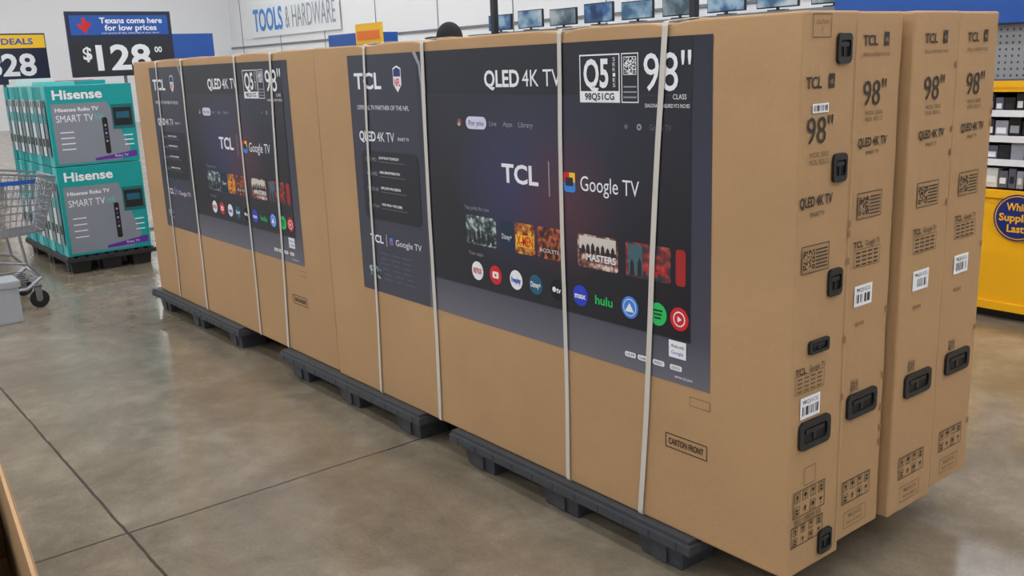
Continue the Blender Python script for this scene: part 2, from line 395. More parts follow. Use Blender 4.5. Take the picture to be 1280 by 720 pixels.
def ship_icons(c,cx,cy,w,h,seed=0):
    n=4; k=w/n
    c.frame(cx,cy,w,h,.0022,INK,0)
    for r in range(2):
        for i in range(n):
            x=cx-w/2+k*(i+.5); y=cy+h/4-h/2*r; s_=min(k,h/2)*.36
            if r==0 or i%2==0: c.frame(x,y,s_*1.9,s_*2.1,.0016,INK,0)
            t=(i+r*3)%4
            if t==0: c.poly([(x-s_*.5,y),(x+s_*.5,y),(x,y+s_*.8)],INK,1); c.rect(x,y-s_*.3,s_*.35,s_*.7,INK,1)
            elif t==1: c.disc(x,y+s_*.2,s_*.5,INK,1,10); c.rect(x,y-s_*.5,s_*.15,s_*.6,INK,1)
            elif t==2: c.poly([(x-s_*.6,y+s_*.7),(x-s_*.1,y-s_*.1),(x+s_*.1,y-s_*.1),(x+s_*.6,y+s_*.7)],INK,1); c.rect(x,y-s_*.6,s_*.7,s_*.15,INK,1)
            else:
                c.rect(x,y+s_*.3,s_*.9,s_*.5,INK,1); c.rect(x,y-s_*.45,s_*.9,s_*.5,INK,1)

def side_art(parent,x,yc,style,seed):
    c=Canvas()
    rnd=random.Random(seed)
    for k in range(5):
        zz=.3+1.2*rnd.random(); c.rect(.105,zz,.010,.018,CARD_D,0)
    if style==1:
        cx=-.040
        c.rect(.098,.85,.0018,1.40,CARD_D,0)
        c.frame(-.045,1.540,.075,.055,.002,INKL,0); c.text('CAUTION',-.045,1.548,.009,INKL,1,w=.05); c.text('!',-.045,1.53,.014,INKL,1)
        c.text('TCL',cx-.03,1.410,.026,INK,1,w=.062,bold=True); c.rect(cx+.042,1.412,.024,.034,INK,0); c.text('NFL',cx+.042,1.41,.010,CARD,1,w=.018)
        c.rect(cx,1.350,.065,.022,WHITE,0); c.bars(cx,1.350,.055,.014,INK,1,seed)
        c.text('98"',cx,1.298,.062,INK,1,w=.105); c.text('MODEL SERIES',cx,1.240,.012,INKL,1,w=.08); c.text('MODEL: 98Q51CG',cx,1.222,.012,INKL,1,w=.08)
        c.text('QLED 4K TV',cx-.005,1.128,.024,INK,1,w=.135,bold=True); c.text('SMART TV',cx,1.095,.012,INK,1,w=.06)
        c.frame(cx,.985,.115,.070,.002,INK,0); c.qr(cx-.028,.985,.048,INK,CARD,1,seed=seed)
        for i in range(6): c.rect(cx+.025,1.006-.009*i,.05,.0035,INK,1)
        handle(parent,x+.0005,yc-.015,.755,.085,.036,'slot_rim')
        c.text('TCL',cx-.045,.700,.016,INK,1,w=.045,bold=True); c.text('Google TV',cx+.025,.700,.015,INK,1,w=.07)
        c.frame(cx-.005,.665,.125,.05,.0016,INKL,0)
        for i in range(4):
            for j in range(4): c.rect(cx-.048+.028*j,.680-.011*i,.02,.004,INKL,1)
        c.rect(cx,.598,.085,.058,WHITE,0); c.text('98Q51CG',cx,.614,.010,INK,1,w=.065); c.bars(cx,.590,.07,.024,INK,1,seed)
        handle(parent,x+.0005,yc-.020,.522,.135,.078,'hand_grip')
        for i,zz in enumerate((1.486,1.20,.91,.19)): handle(parent,x+.0005,yc+.045,zz,.058,.072,'clip_%d'%(i+1))
        c.frame(cx+.01,.405,.05,.05,.0016,INKL,0)
        ship_icons(c,cx+.01,.335,.14,.075,1); ship_icons(c,cx+.005,.245,.14,.060,2)
        for i in range(4): c.text('HEAVY 2-PERSON LIFT',cx+.005,.292-.004*i,.004,INK,1,w=.12)
    else:
        cx=-.005
        c.text('TCL',cx-.03,1.503,.024,INK,1,w=.066,bold=True); c.rect(cx+.045,1.506,.022,.034,INK,0); c.text('NFL',cx+.045,1.504,.010,CARD,1,w=.017)
        c.text('OFFICIAL TV PARTNER OF THE NFL',cx,1.468,.009,INKL,1,w=.125)
        c.text('98"',cx,1.372,.062,INK,1,w=.105); c.text('MODEL SERIES',cx,1.322,.010,INKL,1,w=.08); c.text('MODEL: 98Q51CG',cx,1.306,.010,INKL,1,w=.08)
        c.text('QLED 4K TV',cx,1.248,.022,INK,1,w=.135,bold=True); c.text('SMART TV',cx,1.220,.010,INK,1,w=.06)
        c.frame(cx,1.082,.115,.070,.002,INK,0); c.qr(cx-.028,1.082,.048,INK,CARD,1,seed=seed)
        for i in range(6): c.rect(cx+.025,1.103-.009*i,.05,.0035,INK,1)
        c.text('TCL',cx-.045,.980,.016,INK,1,w=.045,bold=True); c.text('Google TV',cx+.025,.980,.015,INK,1,w=.07)
        c.frame(cx,.942,.125,.05,.0016,INKL,0)
        for i in range(4):
            for j in range(4): c.rect(cx-.043+.028*j,.957-.011*i,.02,.004,INK,1)
        c.rect(cx-.01,.838,.085,.058,WHITE,0); c.text('98Q51CG',cx-.01,.854,.010,INK,1,w=.065); c.bars(cx-.01,.830,.07,.024,INK,1,seed)
        c.rect(cx-.02,.76,.04,.010,CARD_D,0)
        c.qr(cx-.03,.585,.03,INKL,CARD,1,seed=9)
        handle(parent,x+.0005,yc,.526,.145,.072,'hand_grip')
        ship_icons(c,cx,.272,.14,.070,seed); 
        c.frame(cx,.185,.11,.05,.0016,INKL,0); c.text('98Q51CG',cx,.195,.012,INKL,1,w=.07); c.text('MADE IN MEXICO',cx,.175,.008,INKL,1,w=.08)
    c.obj('end_print',parent,(x+.0002,yc,0),RSIDE)

def strap(parent,xt,xb,y0,y1,w=.016):
    b=MB(); t=.0016; zt=PZ+CH-.006; h=w/2; yf=y0-.0065
    def rib(p):
        vs=[];fs=[]
        for (x,y,z) in p: vs+=[(x-h,y,z),(x+h,y,z)]
        for i in range(len(p)-1): fs.append((2*i,2*i+1,2*i+3,2*i+2))
        b.add(vs,fs,STRAP)
    p=[(xb,y0-.001,PZ+.002),(xb,yf+.002,PZ+.003),(xb,yf,PZ+.010)]
    for i in range(1,9):
        f=i/9; p.append((xb+(xt-xb)*f+.004*math.sin(f*7),yf-.0006*(i%2),PZ+CH*f))
    p+=[(xt,yf+.001,zt-.010),(xt,y0-.001,zt+.002),(xt,y0+.012,zt+.004)]
    n=10
    for i in range(1,n+1): p.append((xt,y0+.012+(y1-y0-.012)*i/n,zt+.010+.002*math.sin(i*2.1)))
    p+=[(xt,y1+.004,zt),(xt,y1+.005,PZ+.004)]
    rib(p)
    o=b.obj('strapping_band',parent)
    md=o.modifiers.new('thick','SOLIDIFY'); md.thickness=t

def carton_stack(x0,y0):
    offs=[(0,0,1),(-.028,.243,2),(-.008,.503,3),(-.029,.775,4)]
    for i,(dx,dy,st) in enumerate(offs):
        root=empty('television_carton',(0,0,0))
        X=x0+dx; Y=y0+dy
        o=new_obj('carton_body',carton_mes[i],root,(X,Y,PZ))
        wn=o.modifiers.new('wn','WEIGHTED_NORMAL'); wn.weight=80; wn.keep_sharp=False
        if i==0:
            new_obj('printed_label',label_me,root,(X-2.127,Y,.585),RX)
            c=Canvas(); c.frame(-.345,.405,.155,.045,.003,INK,0); c.text('CARTON FRONT',-.345,.405,.018,INK,1,w=.13,bold=True)
            c.rr(-.295,.545,.075,.028,.004,CARD_D,0); c.rr(-.295,.545,.070,.023,.004,CARD,1)
            c.obj('carton_front_mark',root,(X,Y,0),RX)
            for xt,xb,w in ((-.417,-.521,.019),(-.837,-.85,.017),(-1.575,-1.598,.020),(-1.985,-2.045,.015)):
                strap(root,X+xt,X+xb,Y,Y+1.015,w)
        side_art(root,X,Y+CT/2,1 if i==0 else 2,i+3)
carton_stack(0,0)
carton_stack(-2.445,0.012)

# ------------------------------------------------------------ pallets
def pallet(x0,x1,y0,y1,mt,h=.125,cols=3,rows=3):
    b=MB(); L=x1-x0; D=y1-y0
    b.box((x0,y0,h-.045),(x1,y1,h-.012),mt,bev=.006)
    n=9
    for i in range(n):
        a=y0+D*i/n+.008; b.box((x0+.01,a,h-.014),(x1-.01,a+D/n-.03,h),mt)
    k=int(L/.10)
    for i in range(k):
        xx=x0+L*(i+.5)/k; b.box((xx-.003,y0-.002,h-.043),(xx+.003,y0+.004,h-.016),mt)
    fw,fd=.19,.16
    for i in range(cols):
        for j in range(rows):
            cx=x0+fw/2+.05+(L-fw-.10)*i/(cols-1); cy=y0+fd/2+.03+(D-fd-.06)*j/(rows-1)
            b.box((cx-fw/2,cy-fd/2,0),(cx+fw/2,cy+fd/2,h-.04),mt,taper=.86,bev=.008)
            b.box((cx-.03,cy-fd/2-.002,.012),(cx+.03,cy-fd/2+.02,h-.05),mt)
    b.obj('plastic_pallet')
pallet(-1.50,-.30,-.035,1.02,PALM,h=.1295)
pallet(-2.98,-1.70,-.040,1.02,PALM,h=.1295)
pallet(-4.92,-3.50,-.035,1.02,PALM,h=.1295)

# ------------------------------------------------------------ small tv cartons on a pallet
TEAL=flat('teal_print',(0,150,152),0.4); TEALL=flat('teal_light',(90,185,185),0.4); HGREY=flat('carton_grey',(128,134,146),0.4)
PURP=flat('purple_print',(90,40,150)); SIDEW=flat('carton_white',(205,212,212),.5)
def small_cartons():
    root=empty('television_carton_stack'); x1=-6.5;y0=-.15;y1=.49;t=.125; N=11
    b=MB(); art=Canvas(); sd=Canvas()
    W=y1-y0
    for r,(z0,z1) in enumerate(((.14,.835),(.838,1.445))):
        for i in range(N):
            jy=random.uniform(-.008,.008)
            xa=x1-t*(i+1)+.002; xb=x1-t*i-.002
            b.box((xa,y0+(jy if i else 0),z0),(xb,y1+(jy if i else 0),z1-.003),TEAL if i%3 else TEALL,bev=.004)
            cx=xa-(x1-t*N); zc=(z0+z1)/2; H=z1-z0
            l=18
            sd.rect(cx+t/2,zc-.02*H,t*.72,H*.70,SIDEW if i%2 else HGREY,l); sd.rect(cx+t/2,zc+.10*H,t*.5,H*.12,TEAL,l+1)
            sd.rect(cx+t/2,zc-.20*H,t*.5,H*.10,INK,l+1); sd.rect(cx+t/2,zc+.28*H,t*.3,H*.08,INK,l+1)
        H=z1-z0; zz=lambda q:z0+H*(1-q)
        art.rect(W/2,(z0+z1)/2,W-.008,H-.010,TEAL,0)
        art.text('Hisense',.05,zz(.115),.066,WHITE,2,w=.36,al='L',bold=True)
        art.poly([(.03,zz(.97)),(.50,zz(.97)),(.575,zz(.84)),(.44,zz(.225)),(.03,zz(.225))],HGREY,1)
        art.text('Hisense',.055,zz(.30),.028,WHITE,3,w=.15,al='L',bold=True); art.text('Roku TV',.22,zz(.30),.028,WHITE,3,w=.15,al='L',bold=True)
        art.text('SMART TV',.055,zz(.41),.052,WHITE,3,w=.27,al='L'); art.text('H4',.34,zz(.41),.052,TEALL,3,w=.06,al='L')
        art.rr(.405,zz(.65),.040,.28,.014,BLACK2,3)
        for k in range(5): art.disc(.405,zz(.52+.05*k),.009,PURP if k%2 else GREYP,4,10)
        for k in range(4): art.rect(.12,zz(.58+.07*k),.10,.008,WHITE,3)
        art.rect(.545,zz(.42),.165,.19,flat('teal_dark',(10,100,104)),3); art.rect(.545,zz(.42),.14,.14,DARKN,4); art.rect(.545,zz(.40),.10,.05,TEALD,5)
        art.poly([(.30,zz(.925)),(.62,zz(.86)),(.62,zz(.94)),(.30,zz(.955))][::-1],PURP,4); art.text('Roku TV',.50,zz(.915),.018,WHITE,5,w=.10)
        for k in range(3): art.rect(.57,zz(.66+.06*k),.07,.008,WHITE,4)
    b.obj('carton_bodies',root); art.obj('front_print',root,(x1+.0005,y0,0),RSIDE)
    sd.obj('end_print',root,(x1-t*N,y0,0),RX)
    t2=MB()
    for (xa,ya,w,d,h,m) in ((-7.3,-.05,.30,.25,.03,TEALL),(-7.6,.2,.25,.25,.035,RED),(-7.8,-.12,.28,.3,.06,SIDEW),(-7.25,.25,.22,.2,.03,TEAL)):
        t2.box((xa,ya,1.4425),(xa+w,ya+d,1.445+h),m,bev=.004)
    t2.obj('loose_packs',root)
    pallet(-7.9,-6.47,-.17,.52,PALK,h=.138)
small_cartons()

# ------------------------------------------------------------ price signs
SIGNK=flat('sign_black',(34,36,42),.45); NAVY=flat('sign_navy',(30,38,62),.4); SBLUE=flat('sign_blue',(30,84,168),.4)
def price_sign(x,y0,y1,z0,z1,kind):
    root=empty('price_sign'); b=MB(); yc=(y0+y1)/2
    b.box((x-.025,y0,z0),(x,y1,z1),NAVY,bev=.008)
    b.tube((x-.040,yc,0.02),(x-.040,yc,z1-.1),.016,GREYM,8); b.box((x-.20,yc-.2,0),(x+.10,yc+.2,.02),GREYM,bev=.004)
    b.obj('sign_frame',root)
    c=Canvas(); W=y1-y0;H=z1-z0
    if kind==1:
        c.rect(W/2,H*.29,W-.04,H*.52,SIGNK,0)
        c.rect(W/2,H*.79,W-.07,H*.30,SBLUE,0); c.text('Texans come here',W*.31,H*.86,.050,WHITE,1,w=W*.60,al='L',bold=True)
        c.text('for low prices',W*.35,H*.75,.050,WHITE,1,w=W*.50,al='L',bold=True); c.text('Low prices all day, every day at your store',W*.32,H*.67,.016,WHITE,1,w=W*.55,al='L')
        p=[(.10,.04),(.12,.0),(.15,-.02),(.17,-.06),(.19,-.05),(.20,-.01),(.235,.02),(.24,.06),(.19,.065),(.19,.11),(.155,.11),(.155,.04)]
        c.poly([(a*.95*W,H*.79+(d-.03)*.85) for a,d in p],RED,1)
        c.text('$',W*.16,H*.36,.11,WHITE,1,bold=True); c.text('128',W*.50,H*.29,.22,WHITE,1,w=W*.52,bold=True); c.text('00',W*.84,H*.40,.05,WHITE,1,bold=True)
    else:
        c.rect(W/2,H*.84,W-.02,H*.26,YEL,0); c.text('DEALS',W*.86,H*.84,.055,SBLUE,1,w=W*.34,al='R',bold=True)
        c.text('$828',W*.86,H*.38,.20,WHITE,1,w=W*.75,al='R',bold=True)
    c.obj('sign_print',root,(x+.0005,y0,z0),RSIDE)
price_sign(-8.35,.54,1.52,1.50,2.10,1)
price_sign(-9.3,-.28,.57,1.46,1.95,2)

# ------------------------------------------------------------ shopping cart
def shopping_cart():
    root=empty('shopping_cart'); b=MB()
    x0,x1=-6.06,-5.50; yn=-.53; yh=-1.50
    def sec(f,top):
        y=yn+.15+(yh-yn-.15)*f
        if top: z=.86+.16*f; ins=.03*(1-f)
        else: z=.50-.06*f+.0; ins=.10*(1-f)+.03
        yy=y+(-.10*(1-f) if not top else 0)
        return x0+ins,x1-ins,yy,z
    def pt(side,f,v):
        a=sec(f,False);c=sec(f,True)
        i=side
        return (a[i]+(c[i]-a[i])*v,a[2]+(c[2]-a[2])*v,a[3]+(c[3]-a[3])*v)
    nv=8;nf=28
    for side in (0,1):
        for k in range(nv+1):
            v=k/nv; b.path([pt(side,j/4,v) for j in range(5)],.007 if k in(0,nv) else .0032,STEEL,5)
        for k in range(nf+1): b.tube(pt(side,k/nf,0),pt(side,k/nf,1),.003 if k else .006,STEEL,5)
    for k in range(nv+1):
        v=k/nv; b.tube(pt(0,0,v),pt(1,0,v),.007 if k in(0,nv) else .0032,STEEL,5); b.tube(pt(0,1,v),pt(1,1,v),.003,STEEL,5)
    for k in range(13):
        s_=k/12; l=lambda A,B:tuple(A[i]+(B[i]-A[i])*s_ for i in range(3))
        b.tube(l(pt(0,0,0),pt(1,0,0)),l(pt(0,0,1),pt(1,0,1)),.003,STEEL,5)
        b.tube(l(pt(0,0,0),pt(1,0,0)),l(pt(0,1,0),pt(1,1,0)),.003,STEEL,5)
        b.tube(l(pt(0,1,0),pt(1,1,0)),l(pt(0,1,1),pt(1,1,1)),.003,STEEL,5)
    for xx in (x0+.05,x1-.05):
        b.path([(xx,yn-.02,.20),(xx,yn-.12,.13),(xx,yh+.10,.18),(xx,yh+.04,.35),(xx,yh-.02,.98),(xx,yh-.08,1.04)],.013,STEEL,8)
        b.path([(xx,yn-.02,.20),(xx,yn-.10,.30),(xx,yh+.30,.42),(xx,yh+.05,.44)],.009,STEEL,8)
        b.tube((xx,yn-.10,.30),(xx,yn-.12,.50),.009,STEEL,8)
    for k in range(9): b.tube((x0+.05,yn-.06-.10*k,.16+.004*k),(x1-.05,yn-.06-.10*k,.16+.004*k),.005,STEEL,5)
    for k in range(6): b.tube((x0+.10+.08*k,yn-.04,.18),(x0+.10+.08*k,yh+.1,.20),.004,STEEL,5)
    b.tube((x0+.05,yn-.02,.20),(x1-.05,yn-.02,.20),.011,STEEL,8)
    b.tube((x0,yh-.08,1.04),(x1,yh-.08,1.04),.017,SBLUE,8)
    b.box((x1-.025,yn-.20,.83),(x1-.012,yn+.02,.858),SBLUE,bev=.003)
    b.obj('basket_and_frame',root)
    w=MB()
    for xx in (x0+.05,x1-.03):
        for yy in (yn-.06,yh+.10):
            w.tube((xx-.014,yy,.062),(xx+.014,yy,.062),.061,BLACKP,20); w.tube((xx-.017,yy,.062),(xx+.017,yy,.062),.02,GREYM,10)
            w.box((xx-.022,yy-.02,.06),(xx-.017,yy+.02,.15),GREYM);w.box((xx+.017,yy-.02,.06),(xx+.022,yy+.02,.15),GREYM);w.box((xx-.022,yy-.025,.145),(xx+.022,yy+.025,.155),GREYM)
    w.obj('casters',root)
shopping_cart()
b=MB(); PG=mat('light_grey_plastic',(160,164,170),.4)
b.box((-5.40,-1.45,0),(-5.18,-.765,.24),PG,bev=.012); b.box((-5.41,-1.46,.225),(-5.17,-.752,.27),PG,bev=.01)
b.obj('plastic_floor_bin')

# ------------------------------------------------------------ open carton near camera
b=MB(); X0,X1,Y0,Y1,H=-.50,.92,-.58,0,.50; t=.008
b.box((X0,Y1-t,0),(X1,Y1,H),CARD); b.box((X0,Y0,0),(X1,Y0+t,H),CARD); b.box((X0,Y0+t,0),(X0+t,Y1-t,H),CARD); b.box((X1-t,Y0+t,0),(X1,Y1-t,H),CARD); b.box((X0+t,Y0+t,0),(X1-t,Y1-t,.01),CARD)
b.box((X0,Y1-.002,H-.11),(X1,Y1+.005,H-.004),CARD_D)
for i in range(5):
    for j in range(2):
        xa=X0+.03+i*.27; ya=Y0+.03+j*.255
        b.box((xa,ya,.01),(xa+.24,ya+.235,.33+.02*((i+j)%3)),BLACKP if (i+j)%3 else SIGNK,bev=.006)
b.obj('open_cardboard_box',None,(-1.36,-1.556,0),(0,0,-.094))

# ------------------------------------------------------------ yellow display stand (right)
YELP=mat('yellow_panel',(244,180,18),.4,var=.02); SHELFK=mat('shelf_black',(28,28,30),.5)
def display():
    root=empty('merchandise_display'); b=MB(); x0,x1,yf=-2.3,1.2,3.27
    b.box((x0,yf,.06),(x1,yf+.9,.70),YELP,bev=.006); b.box((x0+.03,yf+.05,0),(x1-.03,yf+.85,.06),SHELFK)
    b.box((x0,yf-.012,.055),(x1,yf+.005,.10),YELP,bev=.003); b.box((x0,yf-.012,.67),(x1,yf+.005,.715),YELP,bev=.003)
    b.box((x0,yf+.42,.70),(x1,yf+.46,1.60),GREYM)
    for z in (.86,.985,1.12,1.25): b.box((x0,yf+.05,z-.012),(x1,yf+.42,z),SHELFK); b.box((x0,yf+.035,z-.022),(x1,yf+.05,z+.012),WHITE if z<1.2 else YELP)
    b.box((x0,yf+.03,1.25),(x1,yf+.05,1.285),YELP)
    b.box((x0,yf+.36,1.585),(x1,yf+.44,1.80),SBLUE,bev=.004)
    b.obj('gondola',root)
    pg=Canvas()
    HOLE=flat('peg_hole',(60,62,66)); PEGB=flat('peg_panel',(150,152,156))
    pg.rect((x1-x0)/2,1.43,x1-x0,.30,PEGB,0)
    for i in range(int((x1-x0)/.035)):
        for j in range(8): pg.rect(.02+i*.035,1.30+j*.036,.010,.012,HOLE,1)
    pg.obj('pegboard',root,(x0,yf+.418,0),RX)
    it=MB(); rnd=random.Random(4)
    cols=[BLACKP,SIGNK,GREYP,SIDEW,DIMP,BLACKP,SIGNK,DIMP]
    for z,h in ((.717,.115),(.86,.10),(.985,.11),(1.12,.10)):
        x=x0+.02
        while x<x1-.12:
            w=rnd.uniform(.035,.075); hh=h*rnd.uniform(.75,1); m=rnd.choice(cols)
            it.box((x,yf+.06,z),(x+w,yf+.36,z+hh),m,bev=.003)
            it.box((x+.008,yf+.057,z+hh*.25),(x+w-.008,yf+.061,z+hh*.6),rnd.choice([WHITE,GREYP,SIGNK,SIDEW,SIGNK]))
            x+=w+.005
    it.obj('packages',root)
    c=Canvas(); NB=flat('badge_navy',(16,40,110))
    c.disc(0,0,.125,NB,26,40); c.disc(0,0,.117,YELP,27,40);c.disc(0,0,.112,NB,28,40)
    c.text('While',0,.058,.038,YELP,29,w=.12,bold=True); c.text('Supplies',0,.0,.038,YELP,29,w=.19,bold=True); c.text('Last!',0,-.058,.038,YELP,29,w=.10,bold=True)
    c.obj('round_badge',root,(-.905,yf,.573),RX)
display()

# ------------------------------------------------------------ background aisles
def gondola(name,x0,x1,y0,y1,h,header=None,hm=None,seed=1,long='x'):
    root=empty(name); b=MB(); rnd=random.Random(seed)
    b.box((x0,y0,0),(x1,y1,.15),GREYM)
    L=(x1-x0) if long=='x' else (y1-y0)
    if long=='x': ym=(y0+y1)/2; b.box((x0,ym-.02,.15),(x1,ym+.02,h),GREYM)
    else: xm=(x0+x1)/2; b.box((xm-.02,y0,.15),(xm+.02,y1,h),GREYM)
    n=4; z=.15
    cols=[SBLUE,SIGNK,SIDEW,SIGNK,YEL,GREYP,DIMP,SIGNK,DIMP,GREYM]
    for k in range(n):
        z=.15+(h-.15)*k/n
        b.box((x0,y0,z),(x1,y1,z+.03),SHELFK)
        p=0.02
        while p<L-.3:
            w=rnd.uniform(.12,.28); hh=((h-.15)/n-.08)*rnd.uniform(.7,1); m=rnd.choice(cols)
            if long=='x':
                b.box((x0+p,y0+.02,z+.03),(x0+p+w,(y0+y1)/2-.03,z+.03+hh),m)
            else:
                b.box(((x0+x1)/2+.03,y0+p,z+.03),(x1-.02,y0+p+w,z+.03+hh),m)
            p+=w+.015
    if header:
        if long=='x': b.box((x0,y0+.1,h),(x1,y1-.1,h+header),hm)
        else: b.box((x0+.1,y0,h),(x1-.1,y1,h+header),hm)
    b.obj('shelving',root)
    return root
gondola('store_shelving',-13.4,-12.5,2.95,3.62,1.72,.34,SBLUE,3,'y')
gondola('store_shelving',-13.6,-12.7,-3.2,.6,1.60,.0,None,5,'y')
gondola('store_shelving',-16.5,-12.6,5.2,6.0,1.80,.0,None,6,'x')
gondola('store_shelving',-12.6,-11.5,5.4,6.2,1.80,.20,SBLUE,6,'x')
g=gondola('television_display_shelf',-13.5,-4.0,8.8,9.7,1.95,.05,GREYM,8,'x')
tv=MB(); scr=[mottled('screen_blue',(30,52,96),(60,100,150),(150,180,200),3),mottled('screen_sky',(60,95,130),(120,155,180),(185,195,205),3),mottled('screen_grey',(60,80,95),(110,130,140),(170,180,180),3)]
for i,xx in enumerate((-12.6,-11.75,-10.9,-10.05,-9.2,-8.35,-7.5,-6.65,-5.8)):
    hh=.27+.03*(i%2)
    tv.box((xx-.33,8.95,2.04),(xx+.33,8.99,2.04+hh),BLACKP,bev=.006)
    tv.box((xx-.315,8.945,2.055),(xx+.315,8.951,2.025+hh),scr[i%3])
    tv.box((xx-.12,8.90,2.0),(xx+.12,9.05,2.015),BLACKP); tv.box((xx-.02,8.96,2.01),(xx+.02,8.98,2.06),BLACKP)
tv.obj('display_televisions',g)
b=MB(); b.box((-10.85,5.0,1.80),(-10.15,5.03,2.08),YEL,bev=.004); b.tube((-10.5,5.05,0.02),(-10.5,5.05,1.9),.015,GREYM,8); b.box((-10.65,4.95,0),(-10.35,5.2,.02),GREYM); b.box((-10.80,4.99,1.86),(-10.20,5.0,1.98),ORG)
b.obj('price_sign')
for (xx,yy) in ((-11.0,7.6),(-6.9,7.6)):
    b=MB(); b.box((xx-.045,yy-.045,0),(xx+.045,yy+.045,6.0),SIGNK,bev=.006); b.box((xx-.12,yy-.12,0),(xx+.12,yy+.12,.02),GREYM); b.obj('steel_column')

# wall sign
SB=flat('sign_letter_blue',(60,130,205)); SG=flat('sign_letter_grey',(150,155,162)); SW=flat('sign_panel',(226,229,232))
root=empty('wall_sign'); c=Canvas(); c.L0=.02; c.LS=.01
c.rect(2.9,.45,6.2,1.15,SW,0); c.text('TOOLS',.05,.42,.66,SB,1,w=2.2,al='L',bold=True); c.text('& HARDWARE',2.45,.42,.66,SG,1,w=3.3,al='L')
c.obj('sign_letters',root,(-29.9,11.97,2.72),RX)

# ------------------------------------------------------------ person behind the cartons
SKIN=mat('skin',(190,140,115),.5); CLOTH=mat('dark_shirt',(50,56,70),.8)
def person(px,py,rz):
    root=empty('person',(px,py,0),(0,0,rz))
    V=[(0,0,.93),(0,.0,1.12),(0,-.01,1.32),(0,0,1.46),(0,0,1.54),
       (.19,0,1.43),(.23,.0,1.15),(.24,.10,.93),(-.19,0,1.43),(-.23,0,1.15),(-.24,.10,.93),
       (.10,0,.88),(.11,.01,.48),(.11,-.02,.09),(-.10,0,.88),(-.11,.03,.48),(-.11,.0,.09)]
    E=[(0,1),(1,2),(2,3),(3,4),(3,5),(5,6),(6,7),(3,8),(8,9),(9,10),(0,11),(11,12),(12,13),(0,14),(14,15),(15,16)]
    Rr=[(.16,.11),(.145,.10),(.17,.115),(.10,.08),(.055,.055),(.065,.065),(.048,.048),(.033,.033),(.065,.065),(.048,.048),(.033,.033),(.10,.10),(.065,.065),(.045,.045),(.10,.10),(.065,.065),(.045,.045)]
    me=bpy.data.meshes.new('body'); me.from_pydata(V,E,[]); me.materials.append(CLOTH)
    o=new_obj('body',me,root)
    sk=o.modifiers.new('skin','SKIN'); sk.use_smooth_shade=True
    if len(me.skin_vertices):
        for i,sv in enumerate(me.skin_vertices[0].data): sv.radius=Rr[i]; sv.use_root=(i==0)
    s_=o.modifiers.new('sub','SUBSURF'); s_.levels=2; s_.render_levels=2
    def ell(name,c,r,m,cut=None):
        bm=bmesh.new(); bmesh.ops.create_uvsphere(bm,u_segments=24,v_segments=16,radius=1)
        if cut is not None: bmesh.ops.delete(bm,geom=[v for v in bm.verts if v.co.z<cut],context='VERTS')
        for v in bm.verts: v.co=Vector((c[0]+v.co.x*r[0],c[1]+v.co.y*r[1],c[2]+v.co.z*r[2]))
        me=bpy.data.meshes.new(name); bm.to_mesh(me); bm.free(); me.materials.append(m)
        for p in me.polygons: p.use_smooth=True
        return new_obj(name,me,root)
    ell('head',(0,.01,1.645),(.075,.095,.115),SKIN); ell('nose',(0,.105,1.635),(.013,.018,.022),SKIN)
    ell('ear_1',(.076,0,1.64),(.012,.022,.032),SKIN); ell('ear_2',(-.076,0,1.64),(.012,.022,.032),SKIN)
    ell('eye_1',(.03,.094,1.655),(.012,.008,.008),BLACK2); ell('eye_2',(-.03,.094,1.655),(.012,.008,.008),BLACK2); ell('mouth',(0,.098,1.59),(.025,.006,.006),RED)
    ell('hair',(0,-.012,1.655),(.080,.095,.112),mat('hair',(40,30,25),.8),-.2)
    ell('cap_crown',(0,0,1.68),(.084,.102,.112),mat('cap_cloth',(24,26,32),.85),-.05)
    ell('cap_brim',(0,.12,1.68),(.072,.08,.012),_m['cap_cloth'])
    for i,sx in enumerate((1,-1)):
        hb=MB(); x=.245*sx
        hb.box((x-.02,.09,.83),(x+.02,.15,.93),SKIN,bev=.012)
        for k in range(4):
            yy=.098+.015*k; L=[.065,.078,.072,.058][k]
            hb.tube((x,yy,.835),(x+.003*sx,yy+.004,.835-L*.5),.0085,SKIN,8); hb.tube((x+.003*sx,yy+.004,.835-L*.5),(x-.012*sx,yy+.008,.835-L),.008,SKIN,8,.006)
        hb.tube((x,.145,.90),(x-.02*sx,.168,.86),.011,SKIN,8); hb.tube((x-.02*sx,.168,.86),(x-.02*sx,.17,.825),.009,SKIN,8,.007)
        hb.obj('hand_%d'%(i+1),root)
        ell('shoe_%d'%(i+1),(.11*sx,.05,.045),(.05,.14,.045),BLACKP)
person(-4.65,2.27,math.radians(120))

